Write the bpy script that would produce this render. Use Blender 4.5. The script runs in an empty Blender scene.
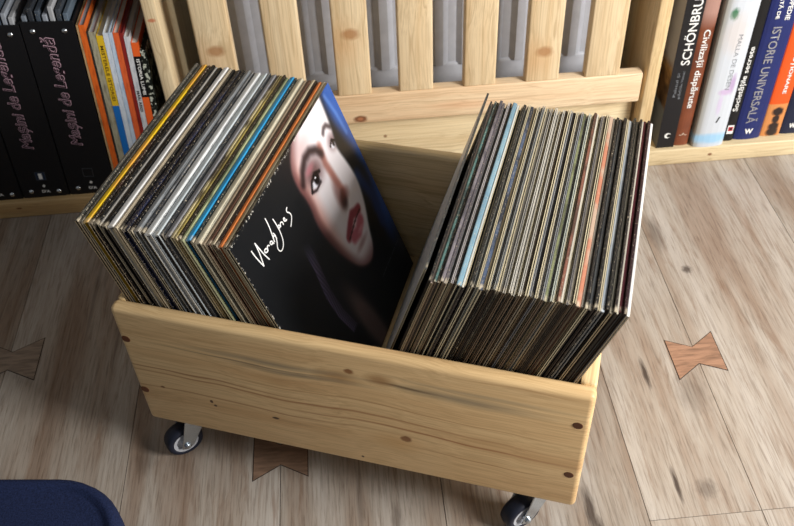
import bpy, bmesh, math, random
from mathutils import Vector, Matrix
random.seed(7)
sc = bpy.context.scene
COL = sc.collection
R = math.radians
V = Vector

# ------------------------------------------------------------------ materials
def srgb(r, g, b):
    def f(c):
        c /= 255.0
        return c / 12.92 if c <= 0.04045 else ((c + 0.055) / 1.055) ** 2.4
    return (f(r), f(g), f(b), 1.0)

class NT:
    def __init__(s, name, rough=0.5, spec=0.3):
        s.m = bpy.data.materials.new(name); s.m.use_nodes = True
        s.t = s.m.node_tree; s.n = s.t.nodes; s.l = s.t.links
        s.b = s.n['Principled BSDF']
        s.b.inputs['Roughness'].default_value = rough
        s.b.inputs['Specular IOR Level'].default_value = spec
    def new(s, typ, **kw):
        n = s.n.new(typ)
        for k, v in kw.items(): setattr(n, k, v)
        return n
    def link(s, a, b): s.l.new(a, b)
    def coord(s): return s.new('ShaderNodeTexCoord').outputs['Object']
    def mapping(s, v, scale=(1, 1, 1), loc=(0, 0, 0)):
        n = s.new('ShaderNodeMapping'); s.link(v, n.inputs[0])
        n.inputs['Scale'].default_value = scale; n.inputs['Location'].default_value = loc
        return n.outputs[0]
    def noise(s, v, scale=5, detail=3, rough=0.5, dist=0.0):
        n = s.new('ShaderNodeTexNoise'); s.link(v, n.inputs['Vector'])
        n.inputs['Scale'].default_value = scale; n.inputs['Detail'].default_value = detail
        n.inputs['Roughness'].default_value = rough; n.inputs['Distortion'].default_value = dist
        return n.outputs['Fac']
    def ramp(s, f, stops, interp='LINEAR'):
        n = s.new('ShaderNodeValToRGB'); s.link(f, n.inputs[0]); r = n.color_ramp; r.interpolation = interp
        while len(r.elements) < len(stops): r.elements.new(0.5)
        for e, (p, c) in zip(r.elements, stops):
            e.position = p; e.color = c if len(c) == 4 else (*c, 1)
        return n.outputs[0]
    def mix(s, f, a, b, typ='MIX'):
        n = s.new('ShaderNodeMix', data_type='RGBA', blend_type=typ)
        for k, x in ((0, f), (6, a), (7, b)):
            if isinstance(x, (int, float)): n.inputs[k].default_value = x
            elif isinstance(x, tuple): n.inputs[k].default_value = x
            else: s.link(x, n.inputs[k])
        return n.outputs[2]
    def math(s, op, a, b=None, clamp=False):
        n = s.new('ShaderNodeMath', operation=op, use_clamp=clamp)
        for k, x in ((0, a), (1, b)):
            if x is None: continue
            if isinstance(x, (int, float)): n.inputs[k].default_value = x
            else: s.link(x, n.inputs[k])
        return n.outputs[0]
    def blob(s, v, c, r, hard=0.15, jitter=0.0):
        """1 inside an ellipsoid at c with radii r, fading to 0 outside"""
        m = s.mapping(v, tuple(1 / q for q in r), tuple(-a / q for a, q in zip(c, r)))
        n = s.new('ShaderNodeVectorMath', operation='LENGTH'); s.link(m, n.inputs[0])
        d = n.outputs['Value']
        if jitter:
            d = s.math('ADD', d, s.math('MULTIPLY', s.math('SUBTRACT', s.noise(m, 1.5, 3), 0.5), jitter))
        q = s.new('ShaderNodeMapRange'); s.link(d, q.inputs[0])
        q.inputs[1].default_value = 1 + hard; q.inputs[2].default_value = 1 - hard
        q.inputs[3].default_value = 0; q.inputs[4].default_value = 1
        return q.outputs[0]
    def color(s, c):
        if isinstance(c, tuple): s.b.inputs['Base Color'].default_value = c
        else: s.link(c, s.b.inputs['Base Color'])
    def bump(s, f, strength=0.2, dist=0.001):
        n = s.new('ShaderNodeBump'); s.link(f, n.inputs['Height'])
        n.inputs['Strength'].default_value = strength; n.inputs['Distance'].default_value = dist
        s.link(n.outputs[0], s.b.inputs['Normal'])

def pine(name, axis=0, light=(226, 202, 160), dark=(196, 158, 110), seed=0.0, marks=(), rough=0.42, lines=0.55):
    """clear-finished pine; grain runs along object axis; marks = (centre, radii, colour, amount, hardness)"""
    k = NT(name, rough, 0.35); co = k.coord()
    sc1 = [38.0, 38.0, 38.0]; sc1[axis] = 1.6
    sc2 = [520.0, 520.0, 520.0]; sc2[axis] = 9.0
    # slow waviness that bends the grain
    lo = k.noise(k.mapping(co, (5, 5, 5), (seed, seed * 2, 0)), 1.0, 2)
    vadd = k.new('ShaderNodeVectorMath', operation='SCALE'); k.link(lo, vadd.inputs['Scale'])
    vadd.inputs[0].default_value = (0.03, 0.03, 0.03)
    ad = k.new('ShaderNodeVectorMath', operation='ADD'); k.link(co, ad.inputs[0]); k.link(vadd.outputs[0], ad.inputs[1])
    v = ad.outputs[0]
    a = k.noise(k.mapping(v, tuple(sc1), (seed, seed, seed)), 1.0, 3, 0.5)
    b = k.noise(k.mapping(v, tuple(sc2), (seed, 0, seed)), 1.0, 2, 0.6)
    base = k.ramp(a, [(0.30, srgb(*light)), (0.55, srgb(*[(p * 2 + q) / 3 for p, q in zip(light, dark)])), (0.78, srgb(*dark))])
    fine = k.ramp(b, [(0.34, (0.70, 0.66, 0.60, 1)), (0.58, (1, 1, 1, 1))])
    c = k.mix(0.6, base, fine, 'MULTIPLY')
    # sharper late-wood lines
    sc3 = [70.0, 70.0, 70.0]; sc3[axis] = 1.1
    ln = k.noise(k.mapping(v, tuple(sc3), (seed + 4, seed, 2)), 1.0, 1, 0.4)
    lm = k.ramp(ln, [(0.485, (0, 0, 0, 1)), (0.5, (1, 1, 1, 1)), (0.505, (1, 1, 1, 1)), (0.53, (0, 0, 0, 1))])
    c = k.mix(k.math('MULTIPLY', lm, lines), c, srgb(*[q * 0.86 for q in dark]))
    for (cc, rr, colr, amt, hard) in marks:
        m = k.blob(v if hard > 0.5 else co, cc, rr, hard, 0.5)
        c = k.mix(k.math('MULTIPLY', m, amt), c, srgb(*colr))
    k.color(c); k.bump(b, 0.12, 0.0006)
    return k.m

def plain(name, rgb, rough=0.5, spec=0.3, metal=0.0, speck=0.0):
    k = NT(name, rough, spec); k.b.inputs['Metallic'].default_value = metal
    n = k.noise(k.coord(), 60, 3)
    c = srgb(*rgb)
    k.color(k.mix(0.25 + speck, c, k.ramp(n, [(0.3, tuple(q * 0.7 for q in c[:3]) + (1,)), (0.7, tuple(min(1, q * 1.15) for q in c[:3]) + (1,))])))
    return k.m

_sl = {}
def sleeve_mat(rgb, wear=0.5, rgb2=None, gloss=0.4):
    """printed cardboard, its edges scuffed down to the pale board"""
    key = (rgb, wear, rgb2, gloss)
    if key in _sl: return _sl[key]
    k = NT('printed_cardboard', gloss, 0.35); co = k.coord()
    c = srgb(*rgb)
    if rgb2:
        n0 = k.noise(k.mapping(co, (40, 14, 14)), 1.0, 3, 0.6)
        c = k.mix(k.ramp(n0, [(0.46, (0, 0, 0, 1)), (0.54, (1, 1, 1, 1))]), srgb(*rgb), srgb(*rgb2))
    else:
        n0 = k.noise(k.mapping(co, (90, 6, 6)), 1.0, 3)
        c = k.mix(0.5, c, k.ramp(n0, [(0.35, (0.55, 0.55, 0.55, 1)), (0.65, (1.25, 1.25, 1.25, 1))]), 'MULTIPLY')
    info = k.new('ShaderNodeObjectInfo')
    off = k.new('ShaderNodeVectorMath', operation='ADD'); k.link(co, off.inputs[0])
    cm = k.new('ShaderNodeCombineXYZ')
    for i in range(3): k.link(k.math('MULTIPLY', info.outputs['Random'], 3.0 + i), cm.inputs[i])
    k.link(cm.outputs[0], off.inputs[1])
    w = k.noise(k.mapping(off.outputs[0], (900, 420, 420)), 1.0, 3, 0.75)
    wm = k.ramp(w, [(0.675 - wear * 0.09, (0, 0, 0, 1)), (0.715 - wear * 0.09, (.85, .85, .85, 1))])
    sep = k.new('ShaderNodeSeparateXYZ'); k.link(co, sep.inputs[0])
    # only close to the outer rim of the sleeve, strongest at its corners
    ez = k.math('GREATER_THAN', sep.outputs[2], 0.3125)
    ey = k.math('LESS_THAN', sep.outputs[1], 0.0025)
    rim = k.math('MAXIMUM', ez, ey)
    cr = k.blob(co, (0, 0, 0.315), (0.05, 0.007, 0.007), 0.4, 0.7)
    f = k.math('MAXIMUM', k.math('MULTIPLY', wm, rim), k.math('MULTIPLY', k.math('MULTIPLY', cr, k.ramp(k.noise(k.mapping(off.outputs[0], (300, 90, 90)), 1.0, 2), [(.42, (0, 0, 0, 1)), (.58, (1, 1, 1, 1))])), 0.35 + wear * 0.5), clamp=True)
    c = k.mix(f, c, srgb(205, 192, 168))
    k.color(c)
    _sl[key] = k.m
    return k.m

# ------------------------------------------------------------------ mesh helpers
class MB:
    def __init__(s): s.v = []; s.f = []; s.mi = []
    def quadgrid(s): pass
    def box(s, a, b, m=0):
        x0, y0, z0 = a; x1, y1, z1 = b; o = len(s.v)
        s.v += [(x0, y0, z0), (x1, y0, z0), (x1, y1, z0), (x0, y1, z0), (x0, y0, z1), (x1, y0, z1), (x1, y1, z1), (x0, y1, z1)]
        for q in ((0, 3, 2, 1), (4, 5, 6, 7), (0, 1, 5, 4), (1, 2, 6, 5), (2, 3, 7, 6), (3, 0, 4, 7)):
            s.f.append(tuple(o + i for i in q)); s.mi.append(m)
    def prism(s, pts, axis, a, b, m=0):
        """closed outline pts (2-D, counter-clockwise) swept along axis from a to b"""
        o = len(s.v); n = len(pts)
        for t in (a, b):
            for (p, q) in pts:
                s.v.append({0: (t, p, q), 1: (p, t, q), 2: (p, q, t)}[axis])
        s.f.append(tuple(o + i for i in range(n))[::-1]); s.f.append(tuple(o + n + i for i in range(n))); s.mi += [m, m]
        for i in range(n):
            j = (i + 1) % n
            s.f.append((o + i, o + j, o + n + j, o + n + i)); s.mi.append(m)
    def lathe(s, prof, c, ax, m=0, seg=32):
        """profile (radius, height) turned around the axis ax through c"""
        ax = V(ax).normalized(); u = ax.orthogonal().normalized(); w = ax.cross(u); o = len(s.v); n = len(prof)
        for i in range(seg):
            t = 2 * math.pi * i / seg
            for r, h in prof: s.v.append(tuple(V(c) + ax * h + (u * math.cos(t) + w * math.sin(t)) * r))
        for i in range(seg):
            j = (i + 1) % seg
            for k in range(n - 1):
                s.f.append((o + i * n + k, o + j * n + k, o + j * n + k + 1, o + i * n + k + 1)); s.mi.append(m)
    def tube(s, pts, r, m=0, seg=8):
        pts = [V(p) for p in pts]; rings = []
        for i, p in enumerate(pts):
            d = (pts[min(i + 1, len(pts) - 1)] - pts[max(i - 1, 0)]).normalized()
            u = d.cross(V((0.31, 0.2, 0.93))).normalized(); w = d.cross(u); o = len(s.v)
            for k in range(seg):
                t = 2 * math.pi * k / seg; s.v.append(tuple(p + (u * math.cos(t) + w * math.sin(t)) * r))
            rings.append(o)
        for a, b in zip(rings, rings[1:]):
            for k in range(seg):
                j = (k + 1) % seg; s.f.append((a + k, a + j, b + j, b + k)); s.mi.append(m)
        s.f.append(tuple(rings[0] + k for k in range(seg))[::-1]); s.f.append(tuple(rings[-1] + k for k in range(seg))); s.mi += [m, m]
    def build(s, name, mats, parent=None, bevel=0, seg=2, smooth=False, loc=(0, 0, 0)):
        me = bpy.data.meshes.new(name); me.from_pydata(s.v, [], s.f)
        for i, p in enumerate(me.polygons): p.material_index = s.mi[i]
        bm = bmesh.new(); bm.from_mesh(me)
        bmesh.ops.recalc_face_normals(bm, faces=bm.faces)
        if bevel: bmesh.ops.bevel(bm, geom=list(bm.edges), offset=bevel, segments=seg, profile=0.5, affect='EDGES', clamp_overlap=True)
        bm.to_mesh(me); bm.free()
        if smooth:
            for p in me.polygons: p.use_smooth = True
        if not isinstance(mats, (list, tuple)): mats = [mats]
        for m in mats: me.materials.append(m)
        ob = bpy.data.objects.new(name, me); COL.objects.link(ob); ob.location = loc
        if parent: ob.parent = parent
        if smooth and bevel: 
            try: me.set_sharp_from_angle(angle=R(50))
            except Exception: pass
        return ob

def boxo(name, a, b, mat, parent=None, bevel=0, seg=2, smooth=False):
    c = [(p + q) / 2 for p, q in zip(a, b)]
    m = MB(); m.box([p - q for p, q in zip(a, c)], [p - q for p, q in zip(b, c)])
    return m.build(name, mat, parent, bevel, seg, smooth, c)

def empty(name, loc=(0, 0, 0), rz=0.0):
    o = bpy.data.objects.new(name, None); COL.objects.link(o); o.location = loc; o.rotation_euler = (0, 0, rz)
    o.empty_display_size = 0.02
    return o
def tag(o, label, cat, group=None, kind=None):
    o['label'] = label; o['category'] = cat
    if group: o['group'] = group
    if kind: o['kind'] = kind
    return o
def struct(o, label=None, cat=None):
    o['kind'] = 'structure'
    if label: o['label'] = label
    if cat: o['category'] = cat
    return o

def text(name, s, centre, right, up, length, height, mat, parent=None, bold=0.0, shear=0.0, lift=0.0003):
    cu = bpy.data.curves.new(name, 'FONT'); cu.body = s; cu.size = 1; cu.offset = bold; cu.shear = shear; cu.resolution_u = 3
    tmp = bpy.data.objects.new('tmp_text', cu); COL.objects.link(tmp)
    bpy.context.view_layer.update()
    me = bpy.data.meshes.new_from_object(tmp.evaluated_get(bpy.context.evaluated_depsgraph_get()))
    bpy.data.objects.remove(tmp); bpy.data.curves.remove(cu)
    xs = [v.co.x for v in me.vertices]; ys = [v.co.y for v in me.vertices]
    x0, x1, y0, y1 = min(xs), max(xs), min(ys), max(ys)
    right = V(right).normalized(); up = V(up).normalized(); nrm = right.cross(up)
    for v in me.vertices:
        a = ((v.co.x - x0) / (x1 - x0) - 0.5) * length; b = ((v.co.y - y0) / (y1 - y0) - 0.5) * height
        v.co = right * a + up * b + nrm * lift
    me.name = name; me.materials.clear(); me.materials.append(mat)
    ob = bpy.data.objects.new(name, me); COL.objects.link(ob); ob.location = centre
    if parent: ob.parent = parent
    return ob

# ------------------------------------------------------------------ camera (solved from the photograph)
cam = bpy.data.cameras.new('camera'); camo = bpy.data.objects.new('camera', cam); COL.objects.link(camo)
cam.sensor_width = 36; cam.lens = 36 * 881.8 / 794
rt = V((0.99582623, -0.08421771, -0.03517811)); up = V((0.08402387, 0.69543559, 0.71365912)); fw = V((0.03563862, 0.71363627, -0.6996093))
M = Matrix((rt, up, -fw)).transposed().to_4x4(); M.translation = V((0.2878, -0.7234, 1.0133))
camo.matrix_world = M; cam.clip_start = 0.02
cam.dof.use_dof = True; cam.dof.focus_distance = 1.07; cam.dof.aperture_fstop = 9
sc.camera = camo

# ------------------------------------------------------------------ the floor
def floor_material():
    k = NT('oak_laminate', 0.42, 0.35); co = k.coord()
    at = k.new('ShaderNodeAttribute', attribute_name='plank'); pc = at.outputs['Color']
    sep = k.new('ShaderNodeSeparateColor'); k.link(pc, sep.inputs[0])
    cm = k.new('ShaderNodeCombineXYZ'); k.link(k.math('MULTIPLY', sep.outputs[0], 9.0), cm.inputs[0]); k.link(k.math('MULTIPLY', sep.outputs[1], 7.0), cm.inputs[1])
    ad = k.new('ShaderNodeVectorMath', operation='ADD'); k.link(co, ad.inputs[0]); k.link(cm.outputs[0], ad.inputs[1])
    v = ad.outputs[0]
    big = k.noise(k.mapping(v, (15, 1.5, 1)), 1.0, 4, 0.6, 0.2)
    c = k.ramp(big, [(0.35, srgb(177, 171, 164)), (0.5, srgb(162, 153, 143)), (0.61, srgb(147, 132, 119)), (0.74, srgb(122, 102, 87))])
    sepo = k.new('ShaderNodeSeparateXYZ'); k.link(co, sepo.inputs[0])
    fine = k.noise(k.mapping(v, (330, 17, 1)), 1.0, 4, 0.65, 0.35)
    c = k.mix(0.75, c, k.ramp(fine, [(0.34, (0.55, 0.50, 0.46, 1)), (0.48, (0.95, 0.94, 0.93, 1)), (0.62, (1.1, 1.1, 1.1, 1))]), 'MULTIPLY')
    mid = k.noise(k.mapping(v, (60, 6, 1)), 1.0, 4, 0.7, 0.9)
    c = k.mix(k.math('MULTIPLY', k.ramp(mid, [(0.55, (0, 0, 0, 1)), (0.7, (1, 1, 1, 1))]), 0.55), c, srgb(118, 93, 74))
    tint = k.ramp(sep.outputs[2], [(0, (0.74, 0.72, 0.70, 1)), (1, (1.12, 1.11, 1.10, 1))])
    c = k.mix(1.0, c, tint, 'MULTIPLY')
    for (x, y, rx, ry, a) in [(0.675, 0.042, .0035, .022, .9), (0.664, -0.14, .003, .022, .9), (0.545, -0.165, .006, .03, .85), (0.552, -0.2, .005, .02, .9), (0.80, 0.24, .007, .007, .8),
                              (0.775, 0.33, .012, .035, .45), (1.05, 0.2, .006, .007, .7), (0.30, -0.15, .006, .02, .45), (-.03, -.02, .012, .03, .35), (0.70, -0.15, .012, .012, .45), (0.73, 0.0, .02, .03, .3),
                              (-.0, .1, .003, .05, .4), (-.15, .3, .003, .09, .35), (-.10, .22, .003, .08, .35), (.255, -.12, .004, .04, .35)]:
        c = k.mix(k.math('MULTIPLY', k.blob(co, (x, y, 0), (rx, ry, 1), 0.45, 1.3), a), c, srgb(62, 50, 44))
    k.color(c); k.bump(fine, 0.25, 0.0008)
    k.link(k.ramp(fine, [(0.3, (0.6, 0.6, 0.6, 1)), (0.7, (0.36, 0.36, 0.36, 1))]), k.b.inputs['Roughness'])
    return k.m
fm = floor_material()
seam_dark = plain('seam_dark_joint', (52, 42, 36), 0.8)  # dark brown joint colour under the plank seams and around the inlays
def make_floor():
    me = MB(); cols = []
    xs = [-1.9, -1.66, -1.43, -1.2, -.97, -.73, -.495, -.26, -.055, .152, .362, .615, .758, .992, 1.225, 1.46, 1.7, 1.93, 2.16, 2.4]
    rnd = random.Random(3); g = 0.0009
    for i, (a, b) in enumerate(zip(xs, xs[1:])):
        y = -1.8 + rnd.random() * 0.4 - 0.4
        cuts = [-2.2]
        if a >= .61 and b < 1.0: cuts += [-1.4, -0.187, 1.03]
        elif a < -.2 or a > 1: 
            q = -1.5 + rnd.random() * .7
            if -.75 < a < .2: q = -1.3
            cuts += [q, q + 2.2] if a < .2 else [q, q + 1.1]
        else: cuts += [-1.1 - .1 * i % .3, 0.85]
        cuts = sorted(c for c in cuts if c < 1.1) + [1.1]
        for c0, c1 in zip(cuts, cuts[1:]):
            if c1 - c0 < .02: continue
            me.box((a + g / 2, c0 + g / 2, -0.012), (b - g / 2, c1 - g / 2, 0.0), 0)
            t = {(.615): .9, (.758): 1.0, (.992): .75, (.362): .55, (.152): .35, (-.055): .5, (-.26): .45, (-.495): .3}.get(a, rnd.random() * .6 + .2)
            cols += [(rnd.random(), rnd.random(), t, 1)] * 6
    me.box((-1.9, -2.2, -0.02), (2.4, 1.1, -0.006), 1); cols += [(0, 0, 0, 1)] * 6
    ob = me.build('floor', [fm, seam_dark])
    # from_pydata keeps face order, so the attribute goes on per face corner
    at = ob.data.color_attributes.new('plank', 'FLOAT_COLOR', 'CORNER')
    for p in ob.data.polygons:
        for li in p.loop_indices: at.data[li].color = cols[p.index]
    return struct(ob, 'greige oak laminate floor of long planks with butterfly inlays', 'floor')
floor = make_floor()
def bowtie(cx, cy, hx, hy, rgb, skew=0.0):
    """butterfly key let into the boards: waist on the seam, dark joint line around it"""
    pts = lambda s: [(-hx - s, -hy - s * 1.6), (0, -hy * .42 - s), (hx + s, -hy - s * 1.6), (hx + s, hy + s * 1.6), (0, hy * .42 + s), (-hx - s, hy + s * 1.6)]
    rot = lambda P: [(x + 0.0, y + skew * x) for x, y in P]
    k = NT('inlay_wood', 0.45, 0.35); co = k.coord()
    f = k.noise(k.mapping(co, (25, 160, 1), (cx * 9, 0, 0)), 1.0, 4, 0.6, 0.4)
    k.color(k.ramp(f, [(0.3, srgb(*[q * .72 for q in rgb])), (0.6, srgb(*rgb))]))
    a = MB(); a.prism(rot(pts(.0012)), 2, 0.0, 0.0003); a.build('floor_inlay_joint', seam_dark, floor, loc=(cx, cy, 0))
    a = MB(); a.prism(rot(pts(0)), 2, 0.0, 0.0006); o = a.build('floor_inlay', k.m, floor, loc=(cx, cy, 0)); return o
bowtie(0.757, 0.066, 0.036, 0.036, (170, 132, 108), 0.12)
bowtie(-0.257, 0.17, 0.043, 0.04, (150, 134, 120))
bowtie(0.152, -0.04, 0.036, 0.036, (132, 106, 88))

# ------------------------------------------------------------------ back wall and furniture behind
wallm = plain('wall_paint', (205, 200, 192), 0.8)
struct(boxo('wall_back', (-1.9, 0.86, 0), (2.4, 0.96, 2.6), wallm))
Yf = 0.505
pine_v = [pine('pine_upright_%s' % 'abcdefg'[i], 2, (234, 214, 178), (214, 182, 136), i * 3.7,
               [(((0, -.011, dz), (.013, .03, .009), (150, 98, 56), .75, .35)) for dz in ks] +
               [(((0, -.011, dz), (.022, .03, .03), (214, 165, 112), .5, .8)) for dz in ks]) for i, ks in enumerate([[-.03], [], [-.018], [], [.1], [-.075], []])]
pine_rail = pine('pine_rail', 0, (236, 214, 180), (220, 184, 144), 2.2, [((-.093, -.011, -.019), (.011, .03, .0065), (118, 66, 36), .9, .25), ((-.093, -.011, -.019), (.0045, .03, .003), (196, 130, 92), .7, .3), ((.1, -.011, .01), (.05, .03, .008), (222, 160, 120), .35, .7)])
pine_board = pine('pine_board', 0, (228, 212, 176), (204, 176, 132), 5.1, [((-.052, -.01, .02), (.003, .02, .003), (120, 80, 50), .8, .3)])
cover = tag(empty('radiator_cover', (0.39, Yf, 0)), 'pine slatted radiator cover panel between the two bookcases, behind the record crate', 'radiator cover')
def cbox(name, a, b, mat, bevel=.003, seg=3):
    o = boxo(name, [a[0] - .39, a[1] - Yf, a[2]], [b[0] - .39, b[1] - Yf, b[2]], mat, cover, bevel, seg, True); return o
cbox('bottom_rail', (.012, Yf, .144), (.774, Yf + .022, .2), pine_rail, .003)
cbox('top_rail', (.012, Yf, .80), (.774, Yf + .022, .86), pine_rail, .003)
for i, (a, b) in enumerate([(.056, .112), (.161, .217), (.266, .322), (.367, .423), (.473, .526), (.575, .631), (.675, .733)]):
    zc = .5
    m = MB(); w = (b - a) / 2
    m.box((-w, -.011, .1995 - .33), (w, .011, .8005 - .33))
    m.build('slat', pine_v[i], cover, .0035, 3, True, ((a + b) / 2 - .39, .0112, .33))
cbox('kick_board', (.012, Yf + .026, 0), (.774, Yf + .044, .15), pine_board, .002)
# radiator behind the slats
rad_m = plain('radiator_enamel', (200, 203, 212), 0.45, 0.4)
rad = tag(empty('radiator', (.39, .6, 0)), 'grey ribbed panel radiator seen through the gaps of the slatted cover', 'radiator')
m = MB(); x = -.345; pts = []
n = 15; pw = .69 / n
for i in range(n):
    x0 = x + i * pw
    pts += [(x0, 0.0), (x0 + pw * .30, 0.0), (x0 + pw * .5, -.009), (x0 + pw * .80, -.009)]
pts += [(.345, 0), (.345, .012), (-.345, .012)]
m.prism(pts, 2, .19, .8); m.build('front_panel', rad_m, rad)
m = MB(); m.box((-.35, -.004, .13), (.35, .03, .192)); m.build('bottom_channel', rad_m, rad, .006, 3, True)
for i in range(n):
    x0 = x + i * pw + pw * .68
    m = MB(); m.prism([(-.2 * pw, -.002), (.2 * pw, -.002), (.0, .045)], 1, -.018, -.004) if False else None
boxo('bracket', (-.25, .03, 0), (-.22, .05, .5), rad_m, rad); boxo('bracket', (.22, .03, 0), (.25, .05, .5), rad_m, rad)

shelf_m = pine('pine_shelf', 0, (228, 210, 172), (210, 184, 140), 8.3, [((-.265, -.15, .0), (.004, .02, .003), (120, 70, 40), .9, .3), ((.04, -.15, .0), (.006, .02, .004), (130, 80, 46), .9, .3), ((.20, -.15, .005), (.004, .02, .003), (120, 70, 40), .7, .3)])
shelf_l = pine('pine_shelf_shaded', 0, (205, 175, 125), (180, 140, 92), 3.3, [((.08, -.15, .004), (.005, .02, .002), (110, 64, 36), .9, .3)])  # left bookcase boards: the shade there is painted in as darker pine
up_m = pine('pine_side', 2, (230, 212, 176), (212, 184, 142), 6.6, [((0, -.14, -.07), (.006, .02, .003), (190, 90, 50), .7, .3)])
up_m2 = pine('pine_side_right', 2, (230, 208, 164), (208, 172, 122), 9.1)
def bookcase(name, label, x0, x1, shm, um):
    o = tag(empty(name, ((x0 + x1) / 2, Yf, 0)), label, 'bookcase'); c = (x0 + x1) / 2
    def bb(n, a, b, m): return boxo(n, [a[0] - c, a[1] - Yf, a[2]], [b[0] - c, b[1] - Yf, b[2]], m, o, .0025, 2, True)
    bb('bottom_board', (x0 + .022, Yf, 0), (x1 - .022, Yf + .29, .034), shm)
    bb('shelf_board', (x0 + .022, Yf, .47), (x1 - .022, Yf + .29, .492), shm)
    bb('top_board', (x0 + .022, Yf, .83), (x1 - .022, Yf + .29, .852), shm)
    bb('side_panel', (x0, Yf, 0), (x0 + .022, Yf + .29, .86), um); bb('side_panel', (x1 - .022, Yf, 0), (x1, Yf + .29, .86), um)
    bb('back_panel', (x0 + .022, Yf + .282, .034), (x1 - .022, Yf + .289, .83), shm)
    return o
bookcase('bookcase', 'pine bookcase left of the slatted radiator cover, holding black binders and thin magazines', -.79, .010, shelf_l, up_m)
bookcase('bookcase', 'pine bookcase right of the slatted radiator cover, holding thick upright hardbacks', .780, 1.6, shelf_m, up_m2)

# ------------------------------------------------------------------ books and binders
paper = plain('page_paper', (225, 222, 212), 0.8)
paper_grey = plain('page_paper_grey', (165, 172, 180), 0.7)
white_ink = plain('white_ink', (235, 235, 232), 0.6); grey_ink = plain('grey_ink', (128, 132, 138), 0.6); black_ink = plain('black_ink', (25, 25, 25), 0.6)
ZS = .034
def book(label, x, y, w, h, d, mat, group, lean=0.0, rounded=0.0, cat='book', name='book', pages=paper, recess=.004, mats=None):
    """x = left edge of the spine at the foot; spine faces the room (-y)"""
    m = MB(); t = .0022 if w > .02 else .0008
    n = 8; pts = []
    for i in range(n + 1):
        a = math.pi * i / n; pts.append((w / 2 - w / 2 * math.cos(a), -rounded * math.sin(a)))
    ins = [(w / 2 - (w / 2 - t) * math.cos(math.pi * i / n), .0 + t - rounded * math.sin(math.pi * i / n)) for i in range(n + 1)]
    outline = pts + [(w, d), (w - t, d)] + ins[::-1] + [(t, d), (0, d)]
    # the cover as a thin U folded round the pages
    V0 = len(m.v); N = len(outline)
    for z in (0, h):
        for p in outline: m.v.append((p[0], p[1], z))
    for i in range(N):
        j = (i + 1) % N; m.f.append((V0 + i, V0 + j, V0 + N + j, V0 + N + i)); m.mi.append(0)
    # rims: quad strips between the outer and the inner outline
    M_ = n + 1
    outer = list(range(M_)) + [M_]            # spine 0..n, then (w,d)
    for zo in (0, N):
        for i in range(n):
            m.f.append((V0 + zo + i, V0 + zo + i + 1, V0 + zo + (M_ + 2) + (n - i - 1), V0 + zo + (M_ + 2) + (n - i))); m.mi.append(0)
        m.f.append((V0 + zo + n, V0 + zo + M_, V0 + zo + M_ + 1, V0 + zo + M_ + 2)); m.mi.append(0)
        m.f.append((V0 + zo + 0, V0 + zo + (M_ + 2) + n, V0 + zo + N - 2, V0 + zo + N - 1)); m.mi.append(0)
    o = m.build(name, mats or mat, None, loc=(x, y, ZS + .0005)); o.rotation_euler = (0, lean, 0)
    tag(o, label, cat, group)
    p = MB(); p.box((t, t + .0005, .003), (w - t, d - recess, h - recess)); p.build('page_block', pages, o)
    return o

# right bookcase: hardbacks
G = 'hardbacks on the right bookcase shelf'
def bk_mat(name, f):
    k = NT(name, .35, .4); k.color(f(k, k.coord())); return k.m
UPZ = (0, 0, 1); DNZ = (0, 0, -1); LX = (-1, 0, 0); RX = (1, 0, 0)
def schon(k, co):
    n = k.noise(k.mapping(co, (1, 22, 22)), 1.0, 4, .6)
    ph = k.ramp(n, [(.35, srgb(30, 24, 20)), (.5, srgb(95, 72, 50)), (.62, srgb(150, 120, 80)), (.7, srgb(60, 45, 36))])
    s = k.new('ShaderNodeSeparateXYZ'); k.link(co, s.inputs[0])
    top = k.ramp(k.math('ADD', s.outputs[2], k.math('MULTIPLY', n, .02)), [(.168, (0, 0, 0, 1)), (.185, (1, 1, 1, 1))])
    c = k.mix(top, ph, srgb(150, 152, 162))
    bot = k.ramp(s.outputs[2], [(.08, (1, 1, 1, 1)), (.085, (0, 0, 0, 1))])
    c = k.mix(bot, c, srgb(95, 102, 112))
    sp = k.math('MAXIMUM', k.math('GREATER_THAN', s.outputs[0], .0006), k.math('LESS_THAN', s.outputs[1], .0008))
    return k.mix(sp, c, srgb(18, 18, 22))
o = book('black hardback with white SCHÖNBRUNN lettering and a castle photo cover, beside the post', .826, .513, .031, .345, .22, bk_mat('palace_cover', schon), G)
text('title_lettering', 'SCHÖNBRUNN', (.0172, -.0002, .248), UPZ, LX, .156, .0185, white_ink, o, .012)
text('author_lettering', 'Palatul și', (.0125, -.0002, .131), UPZ, LX, .047, .006, grey_ink, o); text('author_lettering', 'grădinile Vienei', (.0205, -.0002, .13), UPZ, LX, .055, .006, grey_ink, o)
mm = MB(); mm.lathe([(.0, 0), (.0055, 0), (.0055, .0004), (0, .0004)], (.016, 0.0, .026), (0, -1, 0)); mm.build('emblem', white_ink, o)
mm = MB(); mm.lathe([(.0, 0), (.0035, 0), (.0035, .0004), (0, .0004)], (.018, -.0003, .026), (0, -1, 0)); mm.build('emblem', plain('emblem_black', (20, 20, 22)), o)
def brown(k, co):
    n = k.noise(k.mapping(co, (60, 60, 40)), 1.0, 3)
    s = k.new('ShaderNodeSeparateXYZ'); k.link(co, s.inputs[0])
    t = k.ramp(s.outputs[2], [(.232, (0, 0, 0, 1)), (.262, (1, 1, 1, 1))])
    c = k.mix(t, k.ramp(n, [(.3, srgb(104, 54, 34)), (.7, srgb(128, 70, 44))]), srgb(168, 130, 118))
    return c
o = book('reddish brown hardback titled Civilizații dispărute, right of the SCHÖNBRUNN book', .858, .519, .026, .34, .2, bk_mat('brown_jacket', brown), G, rounded=.003)
text('title_lettering', 'Civilizații dispărute', (.013, -.0032, .156), DNZ, RX, .152, .0155, white_ink, o, .012)
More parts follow.
